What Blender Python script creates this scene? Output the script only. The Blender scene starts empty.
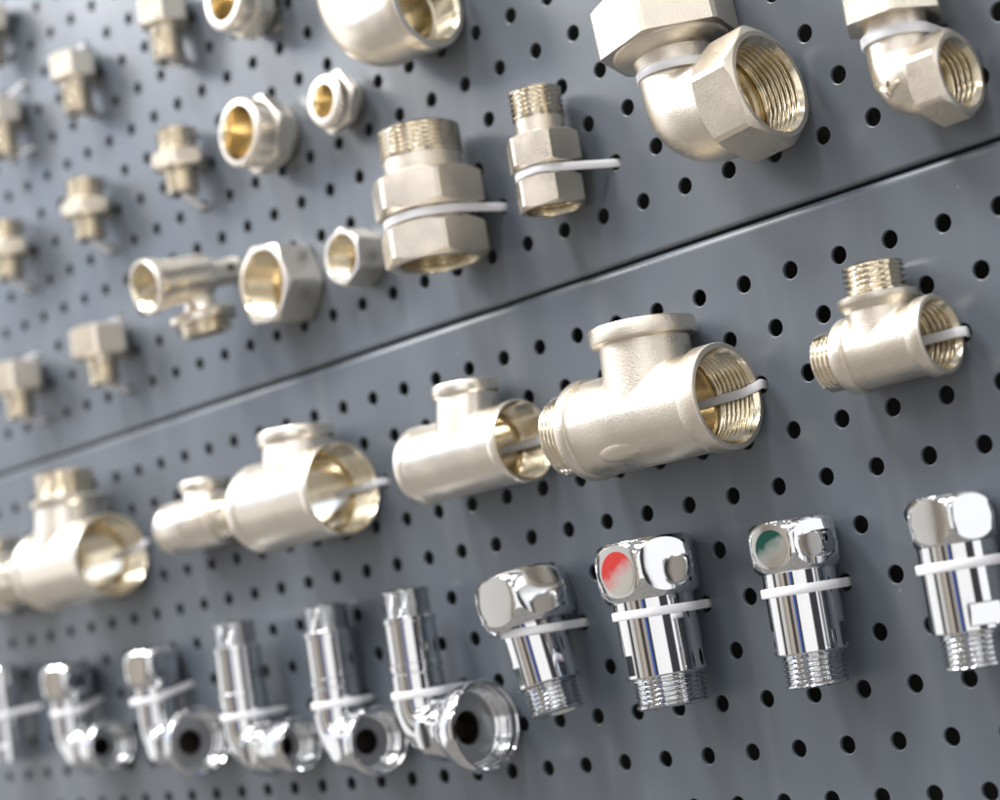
import bpy, bmesh, math, random
from math import pi, sin, cos, sqrt, radians, atan2, acos
from mathutils import Vector, Matrix

random.seed(7)
SC = bpy.context.scene
COL = SC.collection
MM = 0.001
P = 20.0                      # hole pitch of the perforated panel, mm
RW = P * sqrt(3) / 2          # distance between staggered rows
Z0 = 1.30                     # height of the panel joint above the shop floor, m


def W(u, v, n):
    """panel coordinates (mm along, up, out of the panel) -> world metres"""
    return (u * MM, -n * MM, Z0 + v * MM)


# ------------------------------------------------------------------ materials
def nodes(name):
    m = bpy.data.materials.new(name)
    m.use_nodes = True
    nt = m.node_tree
    return m, nt, nt.nodes['Principled BSDF']


def mat(name, col, metal=0.0, rough=0.4, bump=0.0, scale=900.0, detail=3.0, rvar=0.0, rscale=60.0, cvar=0.0, coat=0.0, sss=0.0, dirt=None):
    m, nt, b = nodes(name)
    N, Lk = nt.nodes, nt.links
    b.inputs['Base Color'].default_value = (*col, 1)
    b.inputs['Metallic'].default_value = metal
    b.inputs['Roughness'].default_value = rough
    if coat:
        b.inputs['Coat Weight'].default_value = coat
        b.inputs['Coat Roughness'].default_value = 0.12
    if sss:
        b.inputs['Subsurface Weight'].default_value = sss
        b.inputs['Subsurface Radius'].default_value = (0.002, 0.002, 0.002)
    tc = N.new('ShaderNodeTexCoord')
    if bump:
        t = N.new('ShaderNodeTexNoise')
        t.inputs['Scale'].default_value = scale
        t.inputs['Detail'].default_value = detail
        Lk.new(tc.outputs['Object'], t.inputs['Vector'])
        bp = N.new('ShaderNodeBump')
        bp.inputs['Strength'].default_value = bump
        bp.inputs['Distance'].default_value = 0.0004
        Lk.new(t.outputs['Fac'], bp.inputs['Height'])
        Lk.new(bp.outputs['Normal'], b.inputs['Normal'])
    if rvar or cvar:
        t2 = N.new('ShaderNodeTexNoise')
        t2.inputs['Scale'].default_value = rscale
        t2.inputs['Detail'].default_value = 5
        Lk.new(tc.outputs['Object'], t2.inputs['Vector'])
        if rvar:
            mr = N.new('ShaderNodeMapRange')
            mr.inputs['From Min'].default_value = 0.3
            mr.inputs['From Max'].default_value = 0.7
            mr.inputs['To Min'].default_value = rough - rvar
            mr.inputs['To Max'].default_value = rough + rvar
            Lk.new(t2.outputs['Fac'], mr.inputs['Value'])
            Lk.new(mr.outputs['Result'], b.inputs['Roughness'])
        if cvar:
            mx = N.new('ShaderNodeMix')
            mx.data_type = 'RGBA'
            mx.inputs[6].default_value = (*[c * (1 - cvar) for c in col], 1)
            mx.inputs[7].default_value = (*[min(1, c * (1 + cvar)) for c in col], 1)
            Lk.new(t2.outputs['Fac'], mx.inputs[0])
            Lk.new(mx.outputs[2], b.inputs['Base Color'])
    return m


M_PAINT = mat('grey_powder_coat', (0.083, 0.098, 0.119), 0, 0.38, bump=0.06, scale=420, detail=2, rvar=0.06, rscale=25, cvar=0.06)


def weather(m):
    """dust specks and faint rubbed streaks on the paint"""
    nt = m.node_tree; N, Lk = nt.nodes, nt.links
    b = N['Principled BSDF']
    b.inputs['IOR'].default_value = 1.62
    tc = N.new('ShaderNodeTexCoord')
    v = N.new('ShaderNodeTexVoronoi'); v.inputs['Scale'].default_value = 95
    Lk.new(tc.outputs['Object'], v.inputs['Vector'])
    lt = N.new('ShaderNodeMath'); lt.operation = 'LESS_THAN'; lt.inputs[1].default_value = 0.045
    Lk.new(v.outputs['Distance'], lt.inputs[0])
    n2 = N.new('ShaderNodeTexNoise'); n2.inputs['Scale'].default_value = 30; n2.inputs['Detail'].default_value = 3
    Lk.new(tc.outputs['Object'], n2.inputs['Vector'])
    g = N.new('ShaderNodeMath'); g.operation = 'GREATER_THAN'; g.inputs[1].default_value = 0.56
    Lk.new(n2.outputs['Fac'], g.inputs[0])
    mu = N.new('ShaderNodeMath'); mu.operation = 'MULTIPLY'
    Lk.new(lt.outputs[0], mu.inputs[0]); Lk.new(g.outputs[0], mu.inputs[1])
    m2 = N.new('ShaderNodeMath'); m2.operation = 'MULTIPLY'; m2.inputs[1].default_value = 0.5
    Lk.new(mu.outputs[0], m2.inputs[0])
    mp = N.new('ShaderNodeMapping'); mp.inputs['Scale'].default_value = (60, 60, 7); mp.inputs['Rotation'].default_value = (0, .25, 0)
    Lk.new(tc.outputs['Object'], mp.inputs['Vector'])
    n3 = N.new('ShaderNodeTexNoise'); n3.inputs['Scale'].default_value = 1.0; n3.inputs['Detail'].default_value = 6
    Lk.new(mp.outputs[0], n3.inputs['Vector'])
    mr = N.new('ShaderNodeMapRange'); mr.inputs['From Min'].default_value = .55; mr.inputs['From Max'].default_value = .8; mr.inputs['To Max'].default_value = .16
    Lk.new(n3.outputs['Fac'], mr.inputs['Value'])
    ad = N.new('ShaderNodeMath'); ad.operation = 'ADD'; ad.use_clamp = True
    Lk.new(m2.outputs[0], ad.inputs[0]); Lk.new(mr.outputs[0], ad.inputs[1])
    src = b.inputs['Base Color'].links[0].from_socket
    mx = N.new('ShaderNodeMix'); mx.data_type = 'RGBA'
    Lk.new(ad.outputs[0], mx.inputs[0]); Lk.new(src, mx.inputs[6]); mx.inputs[7].default_value = (.30, .31, .32, 1)
    Lk.new(mx.outputs[2], b.inputs['Base Color'])


weather(M_PAINT)
M_CAST = mat('sandblasted_nickel', (0.78, 0.715, 0.615), 1, 0.32, bump=0.38, scale=2200, detail=2, rvar=0.08, rscale=70, cvar=0.09)
M_MACH = mat('machined_nickel', (0.81, 0.745, 0.63), 1, 0.12, bump=0.04, scale=700, rvar=0.05, rscale=200, cvar=0.04)
M_BORE = mat('machined_brass_bore', (0.77, 0.69, 0.53), 1, 0.19, bump=0.05, scale=700, rvar=0.06, rscale=160, cvar=0.06)
M_SMOOTH = mat('satin_nickel', (0.86, 0.80, 0.705), 1, 0.32, bump=0.06, scale=2000, detail=2, rvar=0.05, rscale=90, cvar=0.04)
M_CHROME = mat('polished_chrome', (0.64, 0.65, 0.67), 1, 0.03, bump=0.02, scale=110, rvar=0.025, rscale=90)
M_NYLON = mat('white_nylon', (0.80, 0.80, 0.83), 0, 0.38, bump=0.05, scale=800, sss=0.25)
M_FACE = mat('turned_chrome_face', (0.60, 0.60, 0.61), 1, 0.36, bump=0.05, scale=900, rvar=0.05, rscale=150)
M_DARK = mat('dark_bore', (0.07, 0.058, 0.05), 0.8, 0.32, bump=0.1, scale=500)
M_WALL = mat('dark_backing', (0.035, 0.034, 0.033), 0, 0.7, bump=0.2, scale=80)


def painted_reflection_mat(name, col, base):
    """reflection of a coloured thing painted as a spot, fading out unevenly towards one side of its disc"""
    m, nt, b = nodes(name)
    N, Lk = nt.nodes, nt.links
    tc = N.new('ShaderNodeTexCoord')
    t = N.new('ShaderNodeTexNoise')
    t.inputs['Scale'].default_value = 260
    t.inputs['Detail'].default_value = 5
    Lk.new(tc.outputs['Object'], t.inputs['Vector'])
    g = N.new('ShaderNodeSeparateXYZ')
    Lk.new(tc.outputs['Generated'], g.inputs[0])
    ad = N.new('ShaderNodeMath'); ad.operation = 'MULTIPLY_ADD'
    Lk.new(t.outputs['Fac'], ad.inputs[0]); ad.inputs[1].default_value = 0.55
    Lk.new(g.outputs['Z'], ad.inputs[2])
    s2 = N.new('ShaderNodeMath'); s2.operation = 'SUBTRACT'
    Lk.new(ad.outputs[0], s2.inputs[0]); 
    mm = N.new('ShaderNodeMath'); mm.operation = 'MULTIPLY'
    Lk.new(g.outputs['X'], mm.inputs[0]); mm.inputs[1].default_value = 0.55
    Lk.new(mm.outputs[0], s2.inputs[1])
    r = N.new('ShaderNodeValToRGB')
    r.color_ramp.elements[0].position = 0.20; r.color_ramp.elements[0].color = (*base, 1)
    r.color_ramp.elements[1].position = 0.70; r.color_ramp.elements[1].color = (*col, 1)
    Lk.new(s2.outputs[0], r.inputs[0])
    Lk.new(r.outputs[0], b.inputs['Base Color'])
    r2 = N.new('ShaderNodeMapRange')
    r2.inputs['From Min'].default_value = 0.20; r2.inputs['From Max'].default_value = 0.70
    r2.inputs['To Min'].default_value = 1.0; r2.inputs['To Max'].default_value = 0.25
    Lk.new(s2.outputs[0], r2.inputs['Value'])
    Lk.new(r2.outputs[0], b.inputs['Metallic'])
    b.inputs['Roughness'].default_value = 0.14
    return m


M_RED = painted_reflection_mat('painted_red_reflection', (0.47, 0.035, 0.03), (0.62, 0.61, 0.60))  # red and green reflections in the chrome, painted as colour
M_GREEN = painted_reflection_mat('painted_green_reflection', (0.004, 0.055, 0.04), (0.62, 0.64, 0.65))


# ------------------------------------------------------------------ mesh kit
class MB:
    def __init__(s):
        s.v, s.f = [], []

    def rings(s, rings, closed=True, cap0=False, cap1=False):
        b = len(s.v)
        n = len(rings[0])
        for r in rings:
            s.v.extend(r)
        for i in range(len(rings) - 1):
            for j in range(n if closed else n - 1):
                k = (j + 1) % n
                s.f.append((b + i * n + j, b + i * n + k, b + (i + 1) * n + k, b + (i + 1) * n + j))
        if cap0:
            s.f.append(tuple(b + j for j in reversed(range(n))))
        if cap1:
            s.f.append(tuple(b + (len(rings) - 1) * n + j for j in range(n)))

    def build(s, name, m, parent=None, sharp=40, smooth=True):
        me = bpy.data.meshes.new(name)
        me.from_pydata([(u * MM, -n * MM, v * MM) for u, v, n in s.v], [], s.f)
        me.materials.append(m)
        bm = bmesh.new(); bm.from_mesh(me)
        bmesh.ops.recalc_face_normals(bm, faces=bm.faces)
        bm.to_mesh(me); bm.free()
        if smooth:
            me.shade_smooth()
            me.set_sharp_from_angle(angle=radians(sharp))
        o = bpy.data.objects.new(name, me)
        COL.objects.link(o)
        if parent:
            o.parent = parent
        return o


def basis(a):
    a = Vector(a).normalized()
    e = Vector((0, 0, 1)) if abs(a.z) < 0.8 else Vector((0, 1, 0))
    e1 = (e - a * e.dot(a)).normalized()
    return a, e1, a.cross(e1)


def lathe(mb, o, a, prof, seg=72, phase=0.0, thetas=None, cap0=False, cap1=False):
    a, e1, e2 = basis(a)
    o = Vector(o)
    th = thetas or [phase + 2 * pi * i / seg for i in range(seg)]
    R = []
    for z, r in prof:
        ring = []
        for t in th:
            zz = z(t) if callable(z) else z
            rr = r(t) if callable(r) else r
            ring.append(tuple(o + a * zz + (e1 * cos(t) + e2 * sin(t)) * rr))
        R.append(ring)
    mb.rings(R, True, cap0, cap1)


def thread(z0, z1, r, p=1.8, d=1.15, inner=False, n=10, taper=0.0):
    """profile of a helical thread between z0 and z1 (either order)"""
    out = []
    L = abs(z1 - z0)
    k = max(4, int(L / p * n))
    sg = -1 if not inner else 1
    for i in range(k + 1):
        s = i / k
        z = z0 + (z1 - z0) * s
        fade = min(1, s * L / (0.5 * p), (1 - s) * L / (0.5 * p))

        def f(t, z=z, fade=fade, s=s):
            x = (z / p - t / (2 * pi)) % 1.0
            w = abs(2 * x - 1)
            w = max(0.0, min(1.0, w * 1.35 - 0.12))
            return r + sg * d * w * fade - taper * s
        out.append((z, f))
    return out


def hexf(af, phase=0.0, rc=None):
    def f(t):
        x = (t - phase + pi / 6) % (pi / 3) - pi / 6
        r = af / 2 / cos(x)
        return min(r, rc) if rc else r
    return f


def hex_prof(z0, z1, af, phase=0.0, rend=None, k=1.7, c0=True, c1=True):
    """hexagon between z0<z1 whose ends are turned to a 30 degree chamfer"""
    rend = rend or af / 2 * 0.965
    rc = af / 2 / cos(pi / 6) * 0.975
    h = hexf(af, phase, rc)
    pr = []
    if c0:
        pr += [(z0, rend), (lambda t: z0 + max(0.05, (h(t) - rend) / k), h)]
    else:
        pr += [(z0, h)]
    if c1:
        pr += [(lambda t: z1 - max(0.05, (h(t) - rend) / k), h), (z1, rend)]
    else:
        pr += [(z1, h)]
    return pr


def hex_thetas(phase):
    a = []
    lim = pi / 6
    ec = acos(min(1, 1 / (1 / cos(pi / 6) * 0.975)))
    for k in range(6):
        for x in (-lim, -(lim + ec) / 2, -ec, -ec * .66, -ec * .33, 0, ec * .33, ec * .66, ec, (lim + ec) / 2):
            a.append(phase + k * pi / 3 + x)
    return a


def barrel_nut(mb, o, a, z0, z1, af, phase, rmax, drop, pw=2.3, rin=None, deep=6):
    """chrome nut: a turned barrel with six flats milled into it (round facets)"""
    zm, hh = (z0 + z1) / 2, (z1 - z0) / 2
    rb = lambda z: rmax - (drop * .86 * (max(0, z - zm) / hh) ** (pw + .8) if z > zm else drop * 1.1 * (max(0, zm - z) / hh) ** (pw - .3))
    te = acos(af / 2 / rmax)
    th = []
    for k in range(6):
        c = phase + k * pi / 3
        for i in range(-9, 10):
            th.append(c + te * sin(pi / 2 * i / 9))
        gap = pi / 3 - 2 * te
        for q in (0.25, 0.5, 0.75):
            th.append(c + te + gap * q)
    h = hexf(af, phase)

    def half(t):
        r = h(t)
        if r >= rmax - 1e-6:
            return 0.001
        return min(hh * 0.96, hh * ((rmax - r) / (drop * .86)) ** (1 / (pw + .8)))

    def halfb(t):
        r = h(t)
        if r >= rmax - 1e-6:
            return 0.001
        return min(hh * 0.97, hh * ((rmax - r) / (drop * 1.1)) ** (1 / (pw - .3)))
    pr = []
    K = 10
    for k in range(K + 1):
        s = k / K
        pr.append((lambda t, s=s: z0 + (zm - halfb(t) - z0) * s, lambda t, s=s: rb(z0 + (zm - halfb(t) - z0) * s)))
    BUL = af * .011
    bulge = lambda t, s: BUL * (1 - s * s) * min(1, half(t) / hh)
    for s in (-1, -.85, -.6, -.3, 0, .3, .6, .85, 1):
        pr.append((lambda t, s=s: zm + (half(t) if s > 0 else halfb(t)) * s, lambda t, s=s: min(h(t), rb(zm + half(t))) + bulge(t, s)))
    for k in range(K + 1):
        s = 1 - k / K
        pr.append((lambda t, s=s: z1 + (zm + half(t) - z1) * s, lambda t, s=s: rb(z1 + (zm + half(t) - z1) * s)))
    e = rb(z1)
    if rin:
        pr += [(z1, e - 0.8), (z1 + 0.25, e - 1.0), (z1 + 0.25, rin + 0.7), (z1 - 0.5, rin), (z1 - deep, rin), (z1 - deep, 0.2)]
    lathe(mb, o, a, [(z0, max(2.0, rb(z0) - 3))] + pr, thetas=th)
    return lambda x, y: bulge(phase + atan2(x, af / 2), max(-1, min(1, y / max(.01, half(phase + atan2(x, af / 2))))))


def bend(mb, p0, d0, d1, R, r, n=14, seg=56):
    """quarter bend of radius R that leaves p0 along d0 and ends along d1; returns its end point"""
    d0, d1 = Vector(d0).normalized(), Vector(d1).normalized()
    c = Vector(p0) + d1 * R
    rings = []
    side = d0.cross(d1)
    for i in range(n + 1):
        t = pi / 2 * i / n
        ctr = c + (-d1 * cos(t) + d0 * sin(t)) * R
        out = (-d1 * cos(t) + d0 * sin(t))
        rr = r(i / n) if callable(r) else r
        rings.append([tuple(ctr + (out * cos(2 * pi * j / seg) + side * sin(2 * pi * j / seg)) * rr) for j in range(seg)])
    mb.rings(rings)
    return c + d0 * R


def thing(name, label, cat, u, v, group=None):
    o = bpy.data.objects.new(name, None)
    o.empty_display_size = 0.01
    COL.objects.link(o)
    o.location = W(u, v, 0)
    o['label'], o['category'] = label, cat
    if group:
        o['group'] = group
    return o


def tag(o, label, cat, group=None):
    o['label'], o['category'] = label, cat
    if group:
        o['group'] = group


def dup(root, u, v, label, group=None, roll=0.0):
    r = root.copy(); COL.objects.link(r)
    r.location = W(u, v, 0)
    r.rotation_euler = (0, roll, 0)
    r['label'] = label
    if group:
        r['group'] = group
    for ch in root.children:
        c = ch.copy(); COL.objects.link(c); c.parent = r
        for g in ch.children:
            d = g.copy(); COL.objects.link(d); d.parent = c
    return r


# ------------------------------------------------------------------ perforated panels
LOW = dict(u0=0.0, v0=0.0, up=False)
UPP = dict(u0=0.1 * P, v0=2.28 * RW, up=True)


def hole_near(u, v):
    """centre of the perforation nearest to (u, v)"""
    g = UPP if v > 20 else LOW
    best = None
    r0 = round((v - g['v0']) / RW)
    for r in (r0 - 1, r0, r0 + 1):
        if (g is UPP and r < 0) or (g is LOW and r > 0):
            continue
        off = (P / 2 if r % 2 else 0) + g['u0']
        c = round((u - off) / P)
        h = (off + c * P, g['v0'] + r * RW)
        d = (h[0] - u) ** 2 + (h[1] - v) ** 2
        if best is None or d < best[0]:
            best = (d, h)
    return best[1]


def panel(name, g, rows, c0, c1, edge, up):
    """rows of hexagonal cells, each with a punched hole; `edge` is the panel edge next to the joint"""
    mb = MB()
    HR, CH, TH = 2.95, 0.28, 1.3
    K = 24
    hexc = [(P / sqrt(3) * cos(radians(90 + 60 * k)), P / sqrt(3) * sin(radians(90 + 60 * k))) for k in range(6)]
    per = []
    for k in range(6):
        a, b = hexc[k], hexc[(k + 1) % 6]
        for i in range(4):
            per.append((a[0] + (b[0] - a[0]) * i / 4, a[1] + (b[1] - a[1]) * i / 4))
    ang = [atan2(p[1], p[0]) for p in per]
    sgn = 1 if not up else -1
    RB = 3.0 if not up else 1.3
    for r in range(rows):
        row = -r if not up else r
        vc = g['v0'] + row * RW
        off = g['u0'] + (P / 2 if row % 2 else 0)
        for c in range(c0, c1):
            uc = off + c * P
            b = len(mb.v)
            for x, y in per:
                mb.v.append((uc + x, vc + y, 0))
            for rr, n in ((HR + CH, 0), (HR + CH * .35, -CH * .3), (HR, -CH), (HR, -TH)):
                for t in ang:
                    mb.v.append((uc + rr * cos(t), vc + rr * sin(t), n))
            for q in range(4):
                for j in range(K):
                    k = (j + 1) % K
                    mb.f.append((b + q * K + j, b + q * K + k, b + (q + 1) * K + k, b + (q + 1) * K + j))
            if r == 0:      # fill up to the folded edge
                pts = [p for p in per if p[1] * sgn > P / sqrt(3) / 2 - 1e-6]
                pts = sorted(set((round(x, 6), round(y, 6)) for x, y in pts))
                cols = []
                for x, y in pts:
                    col = [(uc + x, vc + y, 0), (uc + x, edge - sgn * (RB + .5), 0)]
                    for i in range(7):
                        t = pi / 2 * i / 6
                        col.append((uc + x, edge - sgn * RB + sgn * RB * sin(t), -RB + RB * cos(t)))
                    col.append((uc + x, edge, -16))
                    cols.append(col)
                mb.rings(cols, closed=False)
    UE = 164.0
    def end_col(x, v):
        col = [(x, v, 0), (UE - 2.6, v, 0)]
        for i in range(7):
            t = pi / 2 * i / 6
            col.append((UE - 2 + 2 * sin(t), v, -2 + 2 * cos(t)))
        return col + [(UE, v, -16)]
    cols = []
    for r in range(rows):
        row = -r if not up else r
        vc = g['v0'] + row * RW
        xr = g['u0'] + (P / 2 if row % 2 else 0) + (c1 - 1) * P + P / 2
        h = P / sqrt(3) / 2 * sgn
        if r == 0:
            cols.append(end_col(xr, edge - sgn * (RB + .5)))
        cols += [end_col(xr, vc + h), end_col(xr, vc - h)]
    mb.rings(cols, closed=False)
    o = mb.build(name, M_PAINT, sharp=50)
    bm = bmesh.new(); bm.from_mesh(o.data)
    bmesh.ops.remove_doubles(bm, verts=bm.verts, dist=2e-6)
    bmesh.ops.recalc_face_normals(bm, faces=bm.faces)
    bm.to_mesh(o.data); bm.free()
    o.data.shade_smooth(); o.data.set_sharp_from_angle(angle=radians(19))
    o.location = (0, 0, Z0)
    return o


lo = panel('perforated_panel', LOW, 15, -40, 8, 1.14 * RW, False)
tag(lo, 'lower grey perforated metal panel carrying the tee fittings and chrome valves', 'pegboard', 'grey perforated metal panels')
up = panel('perforated_panel', UPP, 20, -40, 8, 1.14 * RW + 0.7, True)
tag(up, 'upper grey perforated metal panel carrying the nuts, unions and elbows', 'pegboard', 'grey perforated metal panels')

mb = MB()
mb.rings([[(-900, -300, -34), (158, -300, -34)], [(-900, 420, -34), (158, 420, -34)]], closed=False)
wl = mb.build('wall', M_WALL, smooth=False)
wl.location = (0, 0, Z0)
wl['kind'] = 'structure'


# ------------------------------------------------------------------ cable ties
def strap(pts, wdir, label, width=3.0, thick=1.0):
    """flat ribbed nylon strap swept along pts (panel mm); wdir = direction of its width"""
    pts = [Vector(p) for p in pts]
    res = [pts[0]]
    for a, b in zip(pts, pts[1:]):
        k = max(1, int((b - a).length / 0.55))
        for i in range(1, k + 1):
            res.append(a + (b - a) * i / k)
    o = Vector(pts[0]); wd0 = Vector(wdir).normalized()
    rings = []
    for i, p in enumerate(res):
        t = (res[min(i + 1, len(res) - 1)] - res[max(i - 1, 0)]).normalized()
        wd = (wd0 - t * wd0.dot(t)).normalized()
        nn = t.cross(wd)
        h = thick / 2 * (1.0 if i % 2 else 1.16)
        w = width / 2
        q = p - o
        rings.append([tuple(q + wd * x + nn * y) for x, y in ((-w, -h * .55), (-w + .35, -h), (w - .35, -h), (w, -h * .55), (w, h * .55), (w - .35, h), (-w + .35, h), (-w, h * .55))])
    mb = MB(); mb.rings(rings, True, True, True)
    ob = mb.build('cable_tie', M_NYLON, sharp=50)
    ob.location = W(*o)
    tag(ob, label, 'cable tie', 'white nylon cable ties')
    return ob


def wrap(cu, cv, cn, r, label, hr=None, hl=None, width=3.0):
    """tie round an upright fitting: out of one perforation, over the front, back into another"""
    r = r + 0.65
    hr = hr or hole_near(cu + r * .55, cv)
    hl = hl or hole_near(cu - r * .8, cv)

    def tang(h, s):
        d = math.hypot(h[0] - cu, -1.5 - cn)
        a = atan2(-1.5 - cn, h[0] - cu)
        return a + s * acos(min(1, r / d))
    a0, a1 = tang(hr, 1), tang(hl, -1)
    while a1 < a0:
        a1 += 2 * pi
    pts = [(hr[0], hr[1], -3)]
    for i in range(33):
        a = a0 + (a1 - a0) * i / 32
        s = i / 32
        vv = cv + (hr[1] - cv) * max(0, 1 - s * 4) ** 2 * .35 + (hl[1] - cv) * max(0, s * 4 - 3) ** 2 * .35
        pts.append((cu + r * cos(a), vv, cn + r * sin(a)))
    pts.append((hl[0], hl[1], -3))
    return strap(pts, (0, 1, 0), label, width)


# ------------------------------------------------------------------ fittings
def tee(name, label, u, v, nc, Rb, right, left, branch, tilt=0.0, body=None):
    """right = (length, rim radius, rim width, bore) | ('male', body length, thread r, end)
       left  = ('rim', length, rim r, rim width) | ('male', body length, thread r, end, collar r)
       branch = ('rim', r, rim r, height, rim height) | ('male', r, collar r, collar z, thread r, height)"""
    body = body or M_CAST
    t = thing(name, label, 'pipe fitting', u, v)
    o = (0, 0, nc)
    a = (1, 0, 0)
    if left[0] == 'rim':
        _, L, rr, rw = left
        pr = [(-L, rr * .72), (-L, rr - .9), (-L + .25, rr - .3), (-L + .9, rr), (-L + rw, rr), (-L + rw + .5, rr - .25), (-L + rw + .9, Rb)]
    else:
        _, L, tr, le, cr = left
        pr = [(-L, tr * .9), (-L, cr - .8), (-L + .25, cr - .25), (-L + .8, cr), (-L + 4.2, cr), (-L + 4.8, cr - .2), (-L + 5.2, Rb)]
    if right[0] == 'male':
        _, Lr, trr, re_ = right
        pr += [(Lr - 1.2, Rb), (Lr - .4, Rb - .5), (Lr, Rb - 1.2), (Lr, trr * .9)]
    else:
        Lr, rr, rw, bore = right
        pr += [(Lr - rw - .9, Rb), (Lr - rw - .5, rr - .25), (Lr - rw, rr), (Lr - .7, rr), (Lr - .2, rr - .25), (Lr, rr - .7), (Lr, bore + 1.3)]
    mb = MB(); lathe(mb, o, a, pr, 80); mb.build('body', body, t, sharp=38)
    if left[0] == 'male':
        mb = MB()
        lathe(mb, o, a, [(-L + 1, tr - 2.6), (-le + .3, tr - 2.6), (-le, tr - 2.2), (-le, tr - 1.25), (-le + .5, tr - .9)] + thread(-le + .6, -L - .8, tr) + [(-L + .3, tr - .6)], 72)
        mb.build('male_thread', M_MACH, t, sharp=55)
    if right[0] == 'male':
        mb = MB()
        lathe(mb, o, a, [(Lr - 1, trr - 2.6), (re_ - .3, trr - 2.6), (re_, trr - 2.2), (re_, trr - 1.25), (re_ - .5, trr - .9)] + thread(re_ - .6, Lr + .8, trr) + [(Lr - .3, trr - .6)], 72)
        mb.build('male_thread', M_MACH, t, sharp=55)
    else:
        mb = MB()
        dep = min(16, Lr * .55)
        lathe(mb, o, a, [(Lr, bore + 1.35), (Lr - .12, bore + 1.3), (Lr - 1.5, bore + .1)] + thread(Lr - 1.6, Lr - dep, bore, inner=True, p=2.0, d=1.2)
              + [(Lr - dep - .4, bore + 1.0), (Lr - dep - 1.6, bore + 1.0), (Lr - dep - 2.0, bore - 1.3), (-(left[1]) + 2, bore - 1.5), (-(left[1]) + 2, bore - 4)], 72)
        mb.build('threaded_bore', M_BORE, t, sharp=55)
    # branch, saddled on the run
    r = branch[1]
    seg = 80
    rings = []
    f = min(.8, Rb * .06)
    for k in range(7):
        ph = pi / 2 * k / 6
        rad = r + f * (1 - sin(ph))
        ring = []
        for j in range(seg):
            th = 2 * pi * j / seg
            du, dn = rad * cos(th), (Rb * .985 + rad - r - f * .5) * sin(th)
            dnc = max(-Rb * .985, min(Rb * .985, dn))
            hv = sqrt(Rb * Rb - dnc * dnc) + f * (1 - cos(ph)) - .15
            ring.append((du, hv, nc + (dnc if abs(dn) > abs(dnc) and k < 3 else dn)))
        rings.append(ring)

    def ring_at(z, rad):
        rings.append([(rad * cos(2 * pi * j / seg), z, nc + rad * sin(2 * pi * j / seg)) for j in range(seg)])
    if branch[0] == 'rim':
        _, r, rr, H, rh = branch
        for z, rad in ((H - rh - 1.1, r), (H - rh - .5, rr - .35), (H - rh, rr - .1), (H - rh + .4, rr), (H - .8, rr), (H - .2, rr - .3), (H, rr - .9), (H, rr - 3.0)):
            ring_at(z, rad)
        bz, br, H1 = H, rr - 3.0, H
        mb = MB(); mb.rings(rings); mb.build('branch', body, t, sharp=38)
        mb = MB()
        lathe(mb, o, (0, 1, 0), [(H, br), (H - 1.2, br - 1.2)] + thread(H - 1.3, H - min(10, H - Rb - 1), br - 1.2, inner=True, p=2.0) + [(Rb + .5, br - 1.5), (Rb + .5, .3)], 64)
        mb.build('threaded_bore', M_BORE, t, sharp=55)
    else:
        _, r, cr, cz, tr2, H = branch
        for z, rad in ((cz - 3.4, r), (cz - 2.2, (r + cr) / 2), (cz - 1.2, cr - .2), (cz - .8, cr), (cz + .8, cr), (cz + 1.2, cr - .5), (cz + 1.2, tr2 * .9)):
            ring_at(z, rad)
        mb = MB(); mb.rings(rings); mb.build('branch', body, t, sharp=38)
        mb = MB()
        lathe(mb, o, (0, 1, 0), [(cz + .8, tr2 - .7), (cz + 2.2, tr2 - .7)] + thread(cz + 2.3, H - .6, tr2) + [(H - .5, tr2 - .9), (H, tr2 - 1.3), (H, tr2 - 2.3), (H - .4, tr2 - 2.7), (cz, tr2 - 2.8), (cz, .3)], 72)
        mb.build('male_thread', M_MACH, t, sharp=55)
    t.rotation_euler = (0, tilt, 0)
    return t


# --- the row of tees on the lower panel
V_T = -38.0
tees = []
tees.append(tee('tee_fitting', 'large matt nickel tee with plain top outlet and ribbed male end on its left', -12, V_T, 18.6, 17.1,
    (32.5, 18.2, 7.0, 14.9), ('male', 32.5, 14.6, 43.2, 18.1), ('rim', 15.8, 18.6, 31.5, 5.5)))
tees.append(tee('tee_fitting', 'small nickel tee with male threads on its top and left, near the right edge', 80.5, -35, 12.7, 11.3,
    (20.0, 12.5, 4.5, 9.6), ('male', 13.8, 9.6, 23.0, 12.4), ('male', 10.6, 12.7, 15.4, 9.7, 26.5)))
tees.append(tee('tee_fitting', 'plain satin nickel tee just left of the largest tee', -107, -34.9, 15.8, 15.0,
    (27.5, 15.6, 4.0, 13.5), ('rim', 30.5, 15.6, 5.0), ('rim', 11.6, 13.0, 26.8, 4.0), body=M_SMOOTH))
tees.append(tee('tee_fitting', 'blurred wide nickel tee with large open bore in the middle of the tee row', -209, -35.8, 19.4, 18.6,
    (25.5, 19.2, 4.0, 17.2), ('rim', 31.0, 19.2, 6.0), ('rim', 14.4, 16.3, 29.0, 4.5), body=M_SMOOTH))
tees.append(tee('tee_fitting', 'small blurred tee whose threaded end points at the wide open tee on its right', -290, -34.0, 12.4, 12.0,
    ('male', 13.5, 9.8, 30), ('rim', 27.0, 12.2, 4.0), ('rim', 9.0, 10.8, 18.5, 3.5), body=M_SMOOTH))
tees.append(tee('tee_fitting', 'blurred nickel tee with shiny threaded top outlet near the left edge', -394, -39.0, 20.1, 19.2,
    (34.0, 19.9, 4.5, 17.9), ('rim', 27.0, 19.9, 5.0), ('male', 15.6, 17.4, 31.0, 14.6, 45.0), body=M_SMOOTH))
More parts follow.
